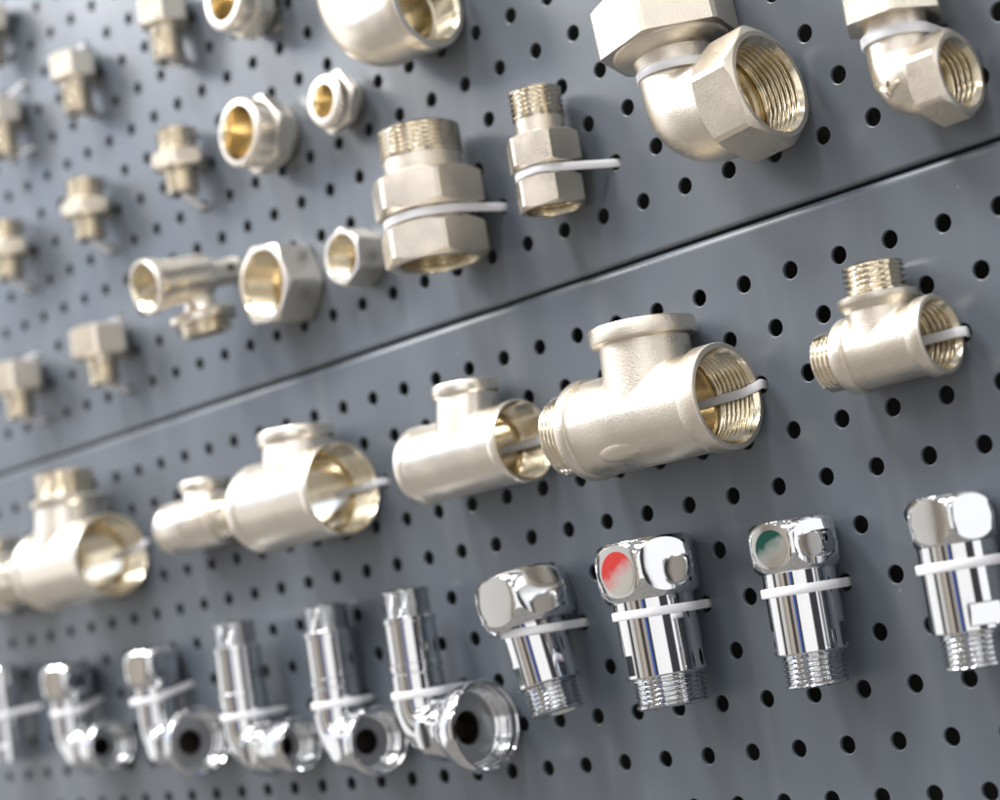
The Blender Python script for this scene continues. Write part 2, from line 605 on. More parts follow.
tees.append(tee('tee_fitting', 'blurred tee cut by the left edge with its shiny threaded end pointing right', -480, -39.0, 15.4, 14.8,
    ('male', 17.0, 12.0, 34), ('rim', 30.0, 15.2, 5.0), ('rim', 10.6, 12.6, 24.0, 4.0), body=M_SMOOTH))


def tee_tie(ur, vc, nc, bore, length, label, dv=0.0):
    """tie lying along the back of a tee's bore and hooked over its rim into the panel"""
    h = hole_near(ur + 5, vc + dv)
    nb = nc - bore + 2.0
    pts = [(ur - length, vc, nb), (ur - 4, vc + (h[1] - vc) * .3, nb), (ur + 0.4, vc + (h[1] - vc) * .6, nb - .1), (ur + 1.6, vc + (h[1] - vc) * .75, nb - .9),
           (ur + 2.2, h[1], max(1.2, nb - 2.2)), (h[0], h[1], -3)]
    return strap(pts, (0, 1, 0), label, 3.0, 1.0)


tee_tie(20.5, -37.5, 18.6, 14.9, 40, 'ribbed white cable tie inside the bore of the largest tee')
tee_tie(100.5, -34.6, 12.7, 9.6, 26, 'white cable tie through the small tee with two male threads')
tee_tie(-79.5, -35.0, 15.8, 13.5, 24, 'white cable tie inside the plain satin tee left of the largest tee')
tee_tie(-183.5, -35.8, 19.4, 17.2, 24, 'white cable tie sticking out of the blurred wide open tee')
tee_tie(-360, -38.0, 20.1, 17.9, 24, 'white cable tie sticking out of the tee with shiny threaded top')


def pad(t, nc, Rb, u, ang, ru, rs, h, name, m):
    '''low raised casting mark wrapped round a run lying along u'''
    mb = MB(); rr = []
    for q in (.01, .3, .55, .75, .9, 1.0):
        hh = h * (1 - q ** 4) - .08
        rr.append([(u + ru * q * cos(2 * pi * i / 36), (Rb + hh) * sin(ang + rs * q * sin(2 * pi * i / 36) / Rb), nc + (Rb + hh) * cos(ang + rs * q * sin(2 * pi * i / 36) / Rb)) for i in range(36)])
    mb.rings(rr, cap0=True)
    mb.build(name, m, t, sharp=60)


pad(tees[0], 18.6, 17.1, -8.0, radians(-44), 9.5, 4.2, .75, 'casting_pad', M_CAST)
pad(tees[3], 19.4, 18.6, -16, radians(20), 2.0, 1.3, 1.0, 'casting_pip', M_SMOOTH)
pad(tees[3], 19.4, 18.6, 7, radians(20), 2.0, 1.3, 1.0, 'casting_pip', M_SMOOTH)


# --- chrome straight valves
def notch(r, flat, ph):
    def f(t):
        c = abs(cos(t - ph))
        return min(r, flat / c) if c > .2 else r
    return f


def valve(label, u, v, ph, nph, af, hn, rb, rt, L, mark=None, tilt=0.0):
    """v = top of the nut; ph = direction of a corner of the nut; nph = direction of the milled notch; L = whole length"""
    t = thing('straight_valve', label, 'valve', u, v - L / 2, 'chrome straight valves')
    nc = af / 2 + .6
    o = (0, L / 2, nc)
    ax = (0, 1, 0)
    mb = MB()
    rmax = af / 2 * 1.136
    bl = barrel_nut(mb, o, ax, -hn, 0, af, ph + pi / 6, rmax, rmax * .175, 3.0, rin=rt - .4)
    nut = mb.build('hex_nut', M_CHROME, t, sharp=12)
    mb = MB()
    zt = -(L - 10.6)
    b = notch(rb, rb * .875, nph)
    lathe(mb, o, ax, [(-hn + 1.5, rb - 2), (-hn + .7, rb), (zt + 8.6, rb), (zt + 8.2, b), (zt + 2.0, b), (zt + 1.7, rb), (zt + .7, rb), (zt + .1, rb - .5), (zt, rt - 1.0)], 96, phase=nph)
    mb.build('body', M_CHROME, t, sharp=24)
    mb = MB()
    lathe(mb, o, ax, [(zt + .3, rt - 1.1), (zt - .1, rt - 1.1)] + thread(zt - .2, -L + .6, rt, p=1.65, d=1.15) + [(-L + .4, rt - .9), (-L, rt - 1.3), (-L, rt - 2.8), (-L + .4, rt - 3.2), (-L + 11, rt - 3.2), (-L + 11, .2)], 80)
    mb.build('male_thread', M_CHROME, t, sharp=55)
    if mark:  # thin disc on one facet, its tint stands in for a coloured reflection
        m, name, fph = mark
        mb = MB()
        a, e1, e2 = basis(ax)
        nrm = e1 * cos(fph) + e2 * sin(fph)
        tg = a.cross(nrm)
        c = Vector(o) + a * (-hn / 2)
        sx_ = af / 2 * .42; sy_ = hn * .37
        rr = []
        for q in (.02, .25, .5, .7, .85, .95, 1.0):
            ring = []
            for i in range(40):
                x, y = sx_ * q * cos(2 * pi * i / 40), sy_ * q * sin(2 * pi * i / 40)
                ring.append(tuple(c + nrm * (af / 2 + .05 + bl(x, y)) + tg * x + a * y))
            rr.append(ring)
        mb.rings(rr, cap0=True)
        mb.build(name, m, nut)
    t.rotation_euler = (0, tilt, 0)
    return t


C34, C35, C36, C37 = radians(36), radians(34), radians(36), radians(32)
valve('chrome straight valve with no painted reflection, at the left end of the four', -87.5, -83.0, C34, radians(-35), 33.0, 19.5, 11.8, 10.1, 52.2, tilt=radians(-11))
valve('chrome straight valve with a painted red reflection on its nut', -27.7, -79.5, C35, radians(-38), 33.0, 20, 14.0, 12.6, 57, mark=(M_RED, 'painted_red_reflection', C35 - pi / 6), tilt=radians(-2))
valve('chrome straight valve with a painted dark green reflection on its nut', 33.4, -82.0, C36, radians(-58), 27.4, 16.0, 11.9, 10.3, 53, mark=(M_GREEN, 'painted_green_reflection', C36 - pi / 6))
valve('chrome straight valve at the right edge with a wide flat milled near its thread', 92.4, -83.2, C37, radians(62), 24.6, 15.2, 11.9, 10.3, 51.5)
VT = -6 * RW
wrap(-88.0, VT, 17.1, 11.8, 'white cable tie around the leftmost of the four chrome straight valves')
wrap(-27.8, VT, 17.1, 14.0, 'white cable tie around the chrome valve with the painted red reflection')
wrap(33.4, VT, 14.3, 11.9, 'white cable tie around the chrome valve with the painted green reflection')
wrap(92.4, VT, 12.9, 11.9, 'white cable tie around the chrome valve at the right edge')


# --- chrome angle valves along the bottom
def angle_cup(t, o, ang, neck, rneck, rcup, length, inner=True):
    """outlet that leaves the elbow towards +u turned by ang towards the viewer: neck with milled flats, flare, cup"""
    a = (cos(ang), 0, sin(ang))
    mb = MB()
    barrel_nut(mb, o, a, 4.5, 16.5, rneck * 2.08, radians(4), rneck * 1.16, rneck * .22, 2.2)
    mb.build('milled_neck', M_CHROME, t, sharp=12)
    z0 = 15.0
    mb = MB()
    lathe(mb, o, a, [(z0, rneck * .9), (z0 + 2, rneck * 1.02), (z0 + (length - z0) * .55, rcup * .93), (length - 5.5, rcup * .985), (length - 4.6, rcup), (length - 1.2, rcup), (length - .4, rcup - .3), (length, rcup - .9),
                     (length, rcup - 1.5), (length - .5, rcup - 2.0)], 80)
    mb.build('outlet_cup', M_CHROME, t, sharp=30)
    mb = MB()
    rb = rcup - 2.0
    lathe(mb, o, a, [(length - .5, rb)] + [(length - .8, rb - .1), (length - 3.5, rb - .1), (length - 4, rb - .5)] + thread(length - 4.2, length - 9.4, rb - .9, inner=True, p=1.6, d=.7) + [(length - 10, rb - 1.1), (length - 10.6, rb - 2.0)], 80)
    mb.build('cup_bore', M_CHROME, t, sharp=45)
    mb = MB()
    lathe(mb, o, a, [(length - 10.6, rb - 1.8), (length - 10.8, rb - 4.0), (length - 10.9, rcup * .37), (length - 11.6, rcup * .35)], 80)
    mb.build('cup_floor', M_FACE, t, sharp=30)
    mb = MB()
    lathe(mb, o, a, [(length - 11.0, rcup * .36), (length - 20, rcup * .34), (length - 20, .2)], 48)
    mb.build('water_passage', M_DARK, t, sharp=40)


def pipe_elbow(label, u, rcup, length, ang, tilt=0.0, ring=True, vb=-135.5):
    t = thing('angle_valve', label, 'valve', u, vb, 'chrome angle valves with a slim pipe inlet')
    nc = max(12.0, rcup - length * sin(ang) + .3)
    top = -80.5 - vb
    o = (0, 0, nc)
    ax = (0, 1, 0)
    mb = MB()
    lathe(mb, o, ax, [(top - 11.0, 8.6)] + thread(top - 10.8, top - .6, 9.6, p=1.6, d=1.0) + [(top - .5, 8.8), (top, 8.3), (top, 7.2), (top - .4, 6.8), (top - 9, 6.8), (top - 9, .2)], 64)
    mb.build('male_thread', M_CHROME, t, sharp=55)
    pr = [(12.0, 9.6), (12.4, 10.2), (23.0, 10.2)]
    if ring:
        pr += [(23.2, 9.6), (24.0, 9.6), (24.2, 10.3), (27.0, 10.3), (27.3, 10.0)]
    else:
        pr += [(23.2, 10.7), (25.0, 10.7), (25.3, 10.2)]
    pr += [(top - 13.2, 10.0), (top - 12.8, 10.4), (top - 11.2, 10.4), (top - 10.8, 9.9), (top - 10.7, 8.0)]
    mb = MB(); lathe(mb, o, ax, pr, 64); mb.build('pipe_inlet', M_CHROME, t, sharp=26)
    mb = MB()
    lathe(mb, o, ax, [(14.2, 9.6), (14.0, 10.9), (11.0, 10.9)], 64)
    bend(mb, (0, 11.1, nc), (0, -1, 0), (cos(ang), 0, sin(ang)), 11.1, 10.9)
    mb.build('elbow', M_CHROME, t, sharp=35)
    angle_cup(t, o, ang, 8.5, 10.7, rcup, length)
    t.rotation_euler = (0, tilt, 0)
    return t


pipe_elbow('chrome angle valve with slim pipe and the largest open cup facing the viewer', -156.0, 17.7, 35.5, radians(0), vb=-136.5)
pipe_elbow('chrome angle valve with slim pipe and dark round bore, beside the largest cup', -215.5, 14.2, 29.5, radians(9), vb=-138.0)
pipe_elbow('blurred chrome angle valve with slim pipe, raised ring and small cup', -276.0, 12.2, 33, radians(-6), ring=False, vb=-136.5)
VE = -7 * RW
wrap(-156.0, VE, 18, 10.2, 'white cable tie around the angle valve with the largest cup')
wrap(-215.5, VE, 12, 10.2, 'white cable tie around the angle valve with the dark round bore')
wrap(-276, VE, 15.9, 10.2, 'white cable tie around the blurred slim pipe angle valve with small cup')


def nut_elbow(label, u, rcup, length, ang, vt=-86.0, vb=-130.0, ph=radians(50)):
    t = thing('angle_valve', label, 'valve', u, vb, 'chrome angle valves with a nut on top')
    nc = max(13.0, rcup - length * sin(ang) + .3)
    o = (0, 0, nc)
    top = vt - vb
    mb = MB()
    barrel_nut(mb, o, (0, 1, 0), top - 17, top, 24.0, ph + pi / 6, 13.5, 2.6, 2.4, rin=10.2)
    mb.build('hex_nut', M_CHROME, t, sharp=12)
    mb = MB()
    lathe(mb, o, (0, 1, 0), [(9, 9.4), (11, 9.4), (top - 16.5, 9.4), (top - 15.5, 8)], 64)
    bend(mb, (0, 9.6, nc), (0, -1, 0), (cos(ang), 0, sin(ang)), 9.6, 9.4)
    mb.build('elbow', M_CHROME, t, sharp=35)
    angle_cup(t, o, ang, 8, 10.2, rcup, length)
    return t


nut_elbow('blurred chrome angle valve with a nut on top and a wide dark cup', -349, 15.6, 41, radians(9))
nut_elbow('blurred chrome angle valve with top nut and narrow cup near the left edge', -425.5, 12.8, 34, radians(0), vb=-127.5)
VN = -6 * RW
wrap(-349, VN - 5, 15.2, 9.4, 'white cable tie around the angle valve with nut and wide dark cup')
wrap(-425.5, VN - 5, 13, 9.4, 'white cable tie around the angle valve with nut and narrow cup')

t = thing('straight_valve', 'heavily blurred slim chrome valve cut by the left edge', 'valve', -494, -106)
mb = MB(); lathe(mb, (0, 25, 11), (0, 1, 0), [(-16, 8.5), (-15.5, 9.5), (-1, 9.5), (0, 8.8), (0, 6.5), (-6, 6.2), (-6, .2)], 64); mb.build('collar', M_CHROME, t, sharp=30)
mb = MB(); lathe(mb, (0, 25, 11), (0, 1, 0), [(-15.8, 8.0), (-40, 8.6), (-40.4, 9.2), (-48.5, 9.2), (-49, 8.7), (-49, 6.5), (-45, 6.2), (-45, .2)], 64); mb.build('body', M_CHROME, t, sharp=30)
wrap(-494, -6 * RW - 2, 11, 8.3, 'white cable tie around the slim valve at the left edge')


# --- straight unions on the upper panel
def union(label, u, vtop, L, tr, tlen, af1, h1, af2, h2, ph, gap=3.2, bore=None, tilt=0.0):
    t = thing('union_fitting', label, 'pipe fitting', u, vtop - L / 2, 'straight nickel unions')
    nc = af1 / 2 + .6
    o = (0, L / 2, nc)
    ax = (0, 1, 0)
    mb = MB()
    lathe(mb, o, ax, [(-tlen - 1, tr - 1.0), (-tlen, tr - .9)] + thread(-tlen + .1, -.7, tr) + [(-.6, tr - .9), (0, tr - 1.4), (0, tr - 2.6), (-.5, tr - 3), (-tlen, tr - 3.1), (-tlen, .2)], 80)
    mb.build('male_thread', M_MACH, t, sharp=55)
    zb = -(L - h2 - gap - h1)
    mb = MB()
    lathe(mb, o, ax, [(zb - .5, tr - .9), (zb + 1.6, tr - .7), (-tlen - .6, tr - .7), (-tlen - .2, tr - 1.2)], 80)
    mb.build('neck', M_CAST, t, sharp=38)
    mb = MB()
    th = hex_thetas(ph)
    lathe(mb, o, ax, [(zb - h1, af1 * .3)] + hex_prof(zb - h1, zb, af1, ph) + [(zb, tr - 2)], thetas=th)
    mb.build('hex_nut', M_CAST, t, sharp=22)
    mb = MB()
    rg = af2 / 2 * .90
    lathe(mb, o, ax, [(-L + h2 - .5, rg), (zb - h1 + .5, rg)], 72)
    mb.build('groove', M_MACH, t, sharp=40)
    bore = bore or af2 / 2 * .79
    mb = MB()
    lathe(mb, o, ax, [(-L, bore + 1.2)] + hex_prof(-L, -L + h2, af2, ph) + [(-L + h2, rg - 1)], thetas=th)
    mb.build('hex_end', M_CAST, t, sharp=22)
    mb = MB()
    lathe(mb, o, ax, [(-L, bore + 1.25), (-L + 1.3, bore)] + thread(-L + 1.4, -L + h2 - 1, bore, inner=True, p=2.0) + [(-L + h2, bore - 1.5), (-L + h2, .2)], 72)
    mb.build('threaded_bore', M_BORE, t, sharp=55)
    t.rotation_euler = (0, tilt, 0)
    return t, zb - h1 - gap / 2


union('slim nickel union with threaded top, the smaller of the two straight unions', -49.5, 89.5, 45.0, 9.7, 11.0, 25.0, 12.5, 23.0, 11.5, radians(22), gap=3.4)
union('stout nickel union with wide ribbed top, the larger of the two straight unions', -106.5, 91.5, 53.0, 15.9, 11.5, 39.5, 15.0, 37.5, 14.5, radians(28), gap=4.6)
wrap(-49.5, 89.5 - 45 + 11.5 + 1.7, 13.1, 10.6, 'white cable tie in the groove of the smaller straight union', hr=hole_near(-28, 57))
wrap(-106.5, 91.5 - 53 + 14.5 + 2.3, 20.3, 17.3, 'white cable tie in the groove of the larger straight union', width=3.3, hr=hole_near(-88, 56))


# --- union elbows with a hexagonal outlet
def union_elbow(label, u, v, nc, rt, rt2, bendR, length, af, hl, bore, nutaf, nutz, nuth, ph, hph, cone=True, thr=None, tilt=0.0):
    """v = height of the outlet axis; elbow turns from +v into +u"""
    t = thing('union_elbow', label, 'pipe fitting', u, v, 'union elbows with a hexagonal outlet')
    o = (0, 0, nc)
    mb = MB()
    pr = [(bendR, rt), (nutz - 5, rt)] + ([(nutz - 3.6, rt + .6), (nutz - 1.2, rt + 6.2), (nutz - .2, rt + 6.9), (nutz + .1, rt + 6.9), (nutz + .3, rt)] if cone else [(nutz + .5, rt)])
    lathe(mb, o, (0, 1, 0), pr, 72)
    bend(mb, (0, bendR, nc), (0, -1, 0), (1, 0, 0), bendR, lambda q: rt + (rt2 - rt) * (3 * q * q - 2 * q ** 3) + .14 * rt * sin(pi * q) ** 2, n=22)
    if length - hl > bendR:
        lathe(mb, o, (1, 0, 0), [(bendR, rt2), (length - hl + .5, rt2)], 72)
    mb.build('elbow', M_CAST, t, sharp=40)
    mb = MB()
    pr = hex_prof(length - hl, length, af, hph, rend=af / 2 * .985)
    lathe(mb, o, (1, 0, 0), [(length - hl, rt - 1)] + pr + [(length, bore + 1.35)], thetas=hex_thetas(hph))
    mb.build('hex_outlet', M_CAST, t, sharp=22)
    mb = MB()
    dep = hl * .85
    lathe(mb, o, (1, 0, 0), [(length, bore + 1.4), (length - 1.4, bore + .1)] + thread(length - 1.5, length - dep, bore, inner=True, p=2.0, d=1.2)
          + [(length - dep - .3, bore + .9), (length - dep - 1.2, bore + .9), (length - dep - 1.4, bore - 1.6), (length - dep - 5, bore - 1.9), (length - dep - 5, .2)], 72)
    mb.build('threaded_bore', M_BORE, t, sharp=55)
    mb = MB()
    lathe(mb, o, (0, 1, 0), [(nutz, nutaf * .3)] + hex_prof(nutz, nutz + nuth, nutaf, ph, rend=nutaf / 2 * .985, c0=False) + [(nutz + nuth, nutaf * .2)], thetas=hex_thetas(ph))
    mb.build('union_nut', M_CAST, t, sharp=22)
    if thr:
        mb = MB()
        lathe(mb, o, (0, 1, 0), [(nutz + nuth - .5, thr - 1)] + thread(nutz + nuth + 1.5, nutz + nuth + 14, thr) + [(nutz + nuth + 14.2, thr - 1.2), (nutz + nuth + 14.2, thr - 3), (nutz + nuth, thr - 3), (nutz + nuth, .2)], 72)
        mb.build('male_thread', M_MACH, t, sharp=55)
    t.rotation_euler = (0, tilt, 0)
    return t


union_elbow('big nickel union elbow with a wide hexagonal threaded outlet facing right', 24.5, 52.8, 19.8, 13.0, 16.8, 17.0, 35.5, 37.0, 17.0, 15.2, 43.0, 28.0, 18, radians(-10), radians(14), thr=15.5, tilt=radians(-5))
e8 = union_elbow('small nickel union elbow embossed 1/2 near the right edge', 104.2, 39.5, 13.2, 9.8, 9.8, 10.8, 19.5, 24.8, 11.0, 9.5, 28.0, 22.0, 16, radians(3), radians(8), cone=False, thr=9.8)
wrap(23.5, 55 + 16.5, 19.8, 13.0, 'white cable tie around the neck of the big union elbow')
wrap(104.2, 39.5 + 17.0, 13.2, 9.8, 'white cable tie around the neck of the small union elbow', width=3.3)

# embossed size on the small elbow
cu = bpy.data.curves.new('size_emboss', 'FONT')
cu.body = '1/2'; cu.size = 5.6 * MM; cu.extrude = .5 * MM; cu.bevel_depth = .15 * MM; cu.offset = .1 * MM; cu.align_x = 'CENTER'; cu.align_y = 'CENTER'; cu.resolution_u = 6
fo = bpy.data.objects.new('tmp', cu); COL.objects.link(fo)
bpy.context.view_layer.update()
me = bpy.data.meshes.new_from_object(fo.evaluated_get(bpy.context.evaluated_depsgraph_get()))
bpy.data.objects.remove(fo)
me.name = 'size_emboss'; me.materials.clear(); me.materials.append(M_CAST)
eo = bpy.data.objects.new('size_emboss', me); COL.objects.link(eo); eo.parent = e8


# --- big plain elbow cut by the top edge
t = thing('elbow_fitting', 'big smooth nickel elbow cut by the top edge, open bore facing right', 'pipe fitting', -129.5, 138)
nc, rt = 18.8, 17.4
o = (0, 0, nc)
mb = MB()
lathe(mb, o, (0, 1, 0), [(17, rt), (27, rt), (27.6, rt + 1.1), (34, rt + 1.1), (34.4, rt + .5), (34.4, rt - 3)], 72)
bend(mb, (0, 17, nc), (0, -1, 0), (1, 0, 0), 17, rt, n=18)
lathe(mb, o, (1, 0, 0), [(17, rt), (31.0, rt), (31.7, rt + 1.1), (37.2, rt + 1.1), (37.8, rt + .6), (37.9, 15.8)], 80)
mb.build('elbow', M_SMOOTH, t, sharp=40)
mb = MB()
lathe(mb, o, (1, 0, 0), [(37.9, 15.8), (36.6, 14.7)] + thread(36.5, 25, 14.6, inner=True, p=2.0, d=1.2) + [(24.6, 12.9), (14, 12.6), (14, .2)], 72)
mb.build('threaded_bore', M_BORE, t, sharp=55)


# --- nuts and bushes lying flat on the panel, bore facing out
def hex_bush(label, u, v, af, h, ph, bore, collar=None, tilt=0.0, name='hex_nut', group=None):
    t = thing(name, label, 'pipe fitting', u, v, group)
    o = (0, 0, .4)
    ax = (0, 0, 1)
    if collar:
        rc, hc = collar
        mb = MB(); lathe(mb, o, ax, [(0, rc - 3), (0, rc - 1.6)] + [(.6, rc - 1.2), (4.8, rc - 1.2), (5.2, rc - 1.8)], 72); mb.build('back_spigot', M_MACH, t, sharp=38)
        mb = MB(); lathe(mb, o, ax, [(5, rc - 2)] + hex_prof(5, h - hc, af, ph, rend=rc * 1.01, k=1.9) + [(h - hc + .02, rc - 1)], thetas=hex_thetas(ph)); mb.build('hex_body', M_SMOOTH, t, sharp=22)
        mb = MB()
        lathe(mb, o, ax, [(h - hc - .4, rc - .5), (h - hc, rc), (h - 1.6, rc), (h - .7, rc - .4), (h - .2, rc - 1.1), (h, rc - 1.9), (h, bore + .7)], 80)
        mb.build('collar', M_SMOOTH, t, sharp=38)
    else:
        mb = MB(); lathe(mb, o, ax, [(0, bore)] + hex_prof(0, h, af, ph, rend=af / 2 * 1.0) + [(h, bore + 1.2)], thetas=hex_thetas(ph)); mb.build('nut_body', M_SMOOTH, t, sharp=22)
    mb = MB()
    lathe(mb, o, ax, [(h, bore + .72 if collar else bore + 1.25), (h - 1.2, bore)] + (thread(h - 1.4, 3, bore, inner=True, p=2.0, d=1.1) if not collar else [(h - 6, bore - .1), (4, bore - .4)]) + [(1.5, bore - 1.6), (.8, bore - 1.6), (.8, .2)], 72)
    mb.build('threaded_bore', M_BORE, t, sharp=55)
    return t


hex_bush('wide shallow hexagonal brass lined nut with golden bore', -217.5, 57.5, 32.5, 19.0, radians(-9), 13.6)
hex_bush('small hexagonal nut between the wide golden nut and the stout union', -168.5, 57.0, 21.5, 15.0, radians(28), 8.4)
hex_bush('round collared bush with big golden bore on a hexagonal flange', -214.5, 123.0, 30.0, 23.5, radians(12), 11.3, collar=(14.7, 10.0), name='hex_bush')
hex_bush('tiny round collared bush with narrow bore, beside the stout union', -166.5, 122.5, 23.5, 14.5, radians(8), 6.6, collar=(11.0, 5.0), name='hex_bush')
hex_bush('shiny collared bush cut by the top edge', -214, 183.0, 29.5, 22.0, radians(25), 9.5, collar=(14.2, 8.0), name='hex_bush')

# --- wall plate tee standing out of the panel
t = thing('wall_tee', 'blurred nickel tap tee standing out of the panel, flared golden mouth facing the viewer', 'pipe fitting', -259, 74.5)
ax = (-.05, -.17, 1)
mb = MB()
lathe(mb, (0, 0, 0), ax, [(1.5, 4), (.6, 5.4), (1.2, 6.2), (16, 6.2), (17, 6.6), (18, 9.4), (19.5, 10.0), (36, 10.2), (40, 10.4), (44, 11.4), (47.5, 12.2), (49, 12.1), (49.8, 11.5), (49.8, 10.4)], 72)
mb.build('body', M_SMOOTH, t, sharp=38)
mb = MB(); lathe(mb, (0, 0, 0), ax, [(49.8, 10.45), (48.6, 9.4)] + thread(48.4, 36, 9.3, inner=True, d=1.0) + [(35.5, 7.6), (22, 7.4), (22, .2)], 64); mb.build('threaded_bore', M_BORE, t, sharp=55)
mb = MB()
bo = (-1.3, -4, 24)
lathe(mb, bo, (0, -1, -.15), [(4, 9.2), (8.5, 6.8), (12, 6.6), (14.0, 7.8), (15.2, 13.4), (16.0, 14.6), (18.6, 14.6), (19.4, 13.6), (19.6, 9.0)], 72)
mb.build('flanged_outlet', M_SMOOTH, t, sharp=38)
mb = MB(); lathe(mb, bo, (0, -1, -.15), [(19.2, 10.6)] + thread(19.6, 25.5, 11.8) + [(25.8, 10.6), (25.8, 8.2), (21, 8.2), (21, .2)], 64); mb.build('male_thread', M_MACH, t, sharp=55)
mb = MB(); lathe(mb, (0, 0, 7.0), (.95, -.1, .2), [(5.6, 2.0), (6.3, 1.9), (6.3, .1)], 24); mb.build('tie_hole', M_DARK, t)


# --- small nipples and plugs at the left
def nipple(label, u, v):
    t = thing('pipe_nipple', label, 'pipe fitting', u, v, 'blurred double ended nipples')
    nc = 12.6
    o = (0, 0, nc)
    ax = (0, 1, 0)
    mb = MB(); lathe(mb, o, ax, [(4, 8)] + thread(5, 14.8, 9.0) + [(15.0, 8), (15.2, 7.4), (15.2, 5.8), (10, 5.6), (10, .2)], 64); mb.build('wide_thread', M_MACH, t, sharp=55)
    mb = MB(); lathe(mb, o, ax, [(-3.6, 8)] + hex_prof(-3.6, 4.6, 22.5, radians(15), rend=10.2) + [(4.6, 7)], thetas=hex_thetas(radians(15))); mb.build('hex_flange', M_SMOOTH, t, sharp=22)
    mb = MB(); lathe(mb, o, ax, [(-3.4, 7.0)] + thread(-4, -14.6, 7.8) + [(-14.8, 7), (-15, 6.4), (-15, 4.8), (-10, 4.6), (-10, .2)], 64); mb.build('narrow_thread', M_MACH, t, sharp=55)
    return t


n1 = nipple('blurred nickel nipple with middle flange, rightmost of the three nipples', -275, 128)
n2 = dup(n1, -355, 127.5, 'blurred nickel nipple with middle flange, second of the three nipples')
n3 = dup(n1, -434, 127.5, 'blurred nickel nipple with middle flange at the left edge')


def loop_tie(u, v, label, top=15.2, bot=-15.0, nc=12.6):
    """tie threaded down through a small hollow fitting, both tails pushed into the panel"""
    hb = hole_near(u, v + bot - 3.5)
    ht = hole_near(u, v + top + 4)
    pts = [(hb[0], hb[1], -3), (hb[0], hb[1], 1.5), (u + .5, v + bot - 1.2, nc - 2.5), (u, v + bot - .3, nc - .6), (u, v + bot + 1.5, nc), (u, v, nc),
           (u, v + top - 1.5, nc), (u, v + top + .3, nc - .6), (u + .5, v + top + 1.0, nc - 2.5), (ht[0], ht[1], 1.5), (ht[0], ht[1], -3)]
    return strap(pts, (1, .15, 0), label, 3.6, 1.3)


loop_tie(-275, 128, 'white cable tie threaded through the rightmost nipple')
loop_tie(-355, 127.5, 'white cable tie threaded through the second nipple')
loop_tie(-434, 127.5, 'white cable tie threaded through the nipple at the left edge')


def plug(label, u, v, first=None, af=21.0, hh=13.0, rthr=7.4, rl=17.0, group='blurred hexagon headed plugs'):
    t = thing('pipe_plug', label, 'pipe fitting', u, v, group)
    nc = af / 2 + .8
    o = (0, 0, nc)
    ax = (0, 1, 0)
    ph = radians(20)
    mb = MB(); lathe(mb, o, ax, [(0, rthr - 1)] + hex_prof(0, hh, af, ph, rend=af / 2 * .95) + [(hh, af * .3), (hh, .2)], thetas=hex_thetas(ph)); mb.build('hex_head', M_SMOOTH, t, sharp=22)
    mb = MB(); lathe(mb, o, ax, [(.2, rthr - .7), (-2, rthr - .7)] + thread(-2.2, -rl + .5, rthr) + [(-rl + .4, rthr - .9), (-rl, rthr - 1.4), (-rl, rthr - 2.6), (-rl + 5, rthr - 2.8), (-rl + 5, .2)], 64); mb.build('male_thread', M_MACH, t, sharp=55)
    return t


p1 = plug('blurred hexagon headed plug, nearest the top edge of the three in its row', -273.5, 192)
p2 = dup(p1, -353, 192, 'blurred hexagon headed plug, middle one of the upper left row')
p3 = dup(p1, -426, 192, 'blurred hexagon headed plug at the left edge, tail hanging below it')
p4 = dup(p1, -428, 242, 'pale blurred fitting at the top left corner')
q1 = plug('blurred square looking plug with broad pale head just above the panel joint', -357, 55, af=26, hh=15, rthr=7.8, rl=13, group='blurred broad headed plugs')
q2 = dup(q1, -438, 54, 'blurred broad headed plug at the left edge just above the panel joint')


loop_tie(-273.5, 192, top=13, bot=-17, nc=11.3, label='white cable tie strapping the plug nearest the top edge')
loop_tie(-353, 192, top=13, bot=-17, nc=11.3, label='white cable tie strapping the middle plug of the upper left row')
loop_tie(-426, 192, top=13, bot=-17, nc=11.3, label='white cable tie strapping the upper plug at the left edge')
loop_tie(-357, 55, top=15, bot=-13, nc=13.8, label='white cable tie strapping the broad headed plug right of the left edge')
loop_tie(-438, 54, top=15, bot=-13, nc=13.8, label='white cable tie strapping the broad headed plug at the left edge')

# place the embossing: wrap the flat lettering on the outside of the elbow's bend
def elbow_gap(q, rt=9.8, R0=10.8, nc=13.2):
    """distance of a point from the outer skin of the small elbow"""
    if q.y > R0:
        return math.hypot(q.x, q.z - nc) - rt
    if q.x > R0:
        return math.hypot(q.y, q.z - nc) - rt
    w = atan2(R0 - q.y, R0 - q.x) / (pi / 2)
    return math.hypot(math.hypot(q.x - R0, q.y - R0) - R0, q.z - nc) - rt * (1 + .14 * sin(pi * w) ** 2)


dirn = Vector((-.386, -.346, .855)).normalized()
c0 = Vector((1.3, .5, 22.6))
rg_ = Vector((.80, .50, .33)); rg_ = (rg_ - dirn * rg_.dot(dirn)).normalized()
up_ = dirn.cross(rg_)
for vtx in me.vertices:
    x, y, z = vtx.co.x / MM, vtx.co.y / MM, vtx.co.z / MM
    q = c0 + rg_ * x + up_ * y + dirn * 6
    for _ in range(400):
        if elbow_gap(q) < 0:
            break
        q = q - dirn * .04
    p_ = q + dirn * (z + .45)
    vtx.co = (p_.x * MM, -p_.z * MM, p_.y * MM)

# ------------------------------------------------------------------ world: a bright showroom, built procedurally
wd = bpy.data.worlds.new('World'); SC.world = wd
wd.use_nodes = True
nt = wd.node_tree
N, Lk = nt.nodes, nt.links
bg = N['Background']


def math_node(op, a, b=None, c=None):
    n = N.new('ShaderNodeMath'); n.operation = op
    for i, x in enumerate((a, b, c)):
        if x is None:
            continue
        if isinstance(x, (int, float)):
            n.inputs[i].default_value = x
        else:
            Lk.new(x, n.inputs[i])
    return n.outputs[0]


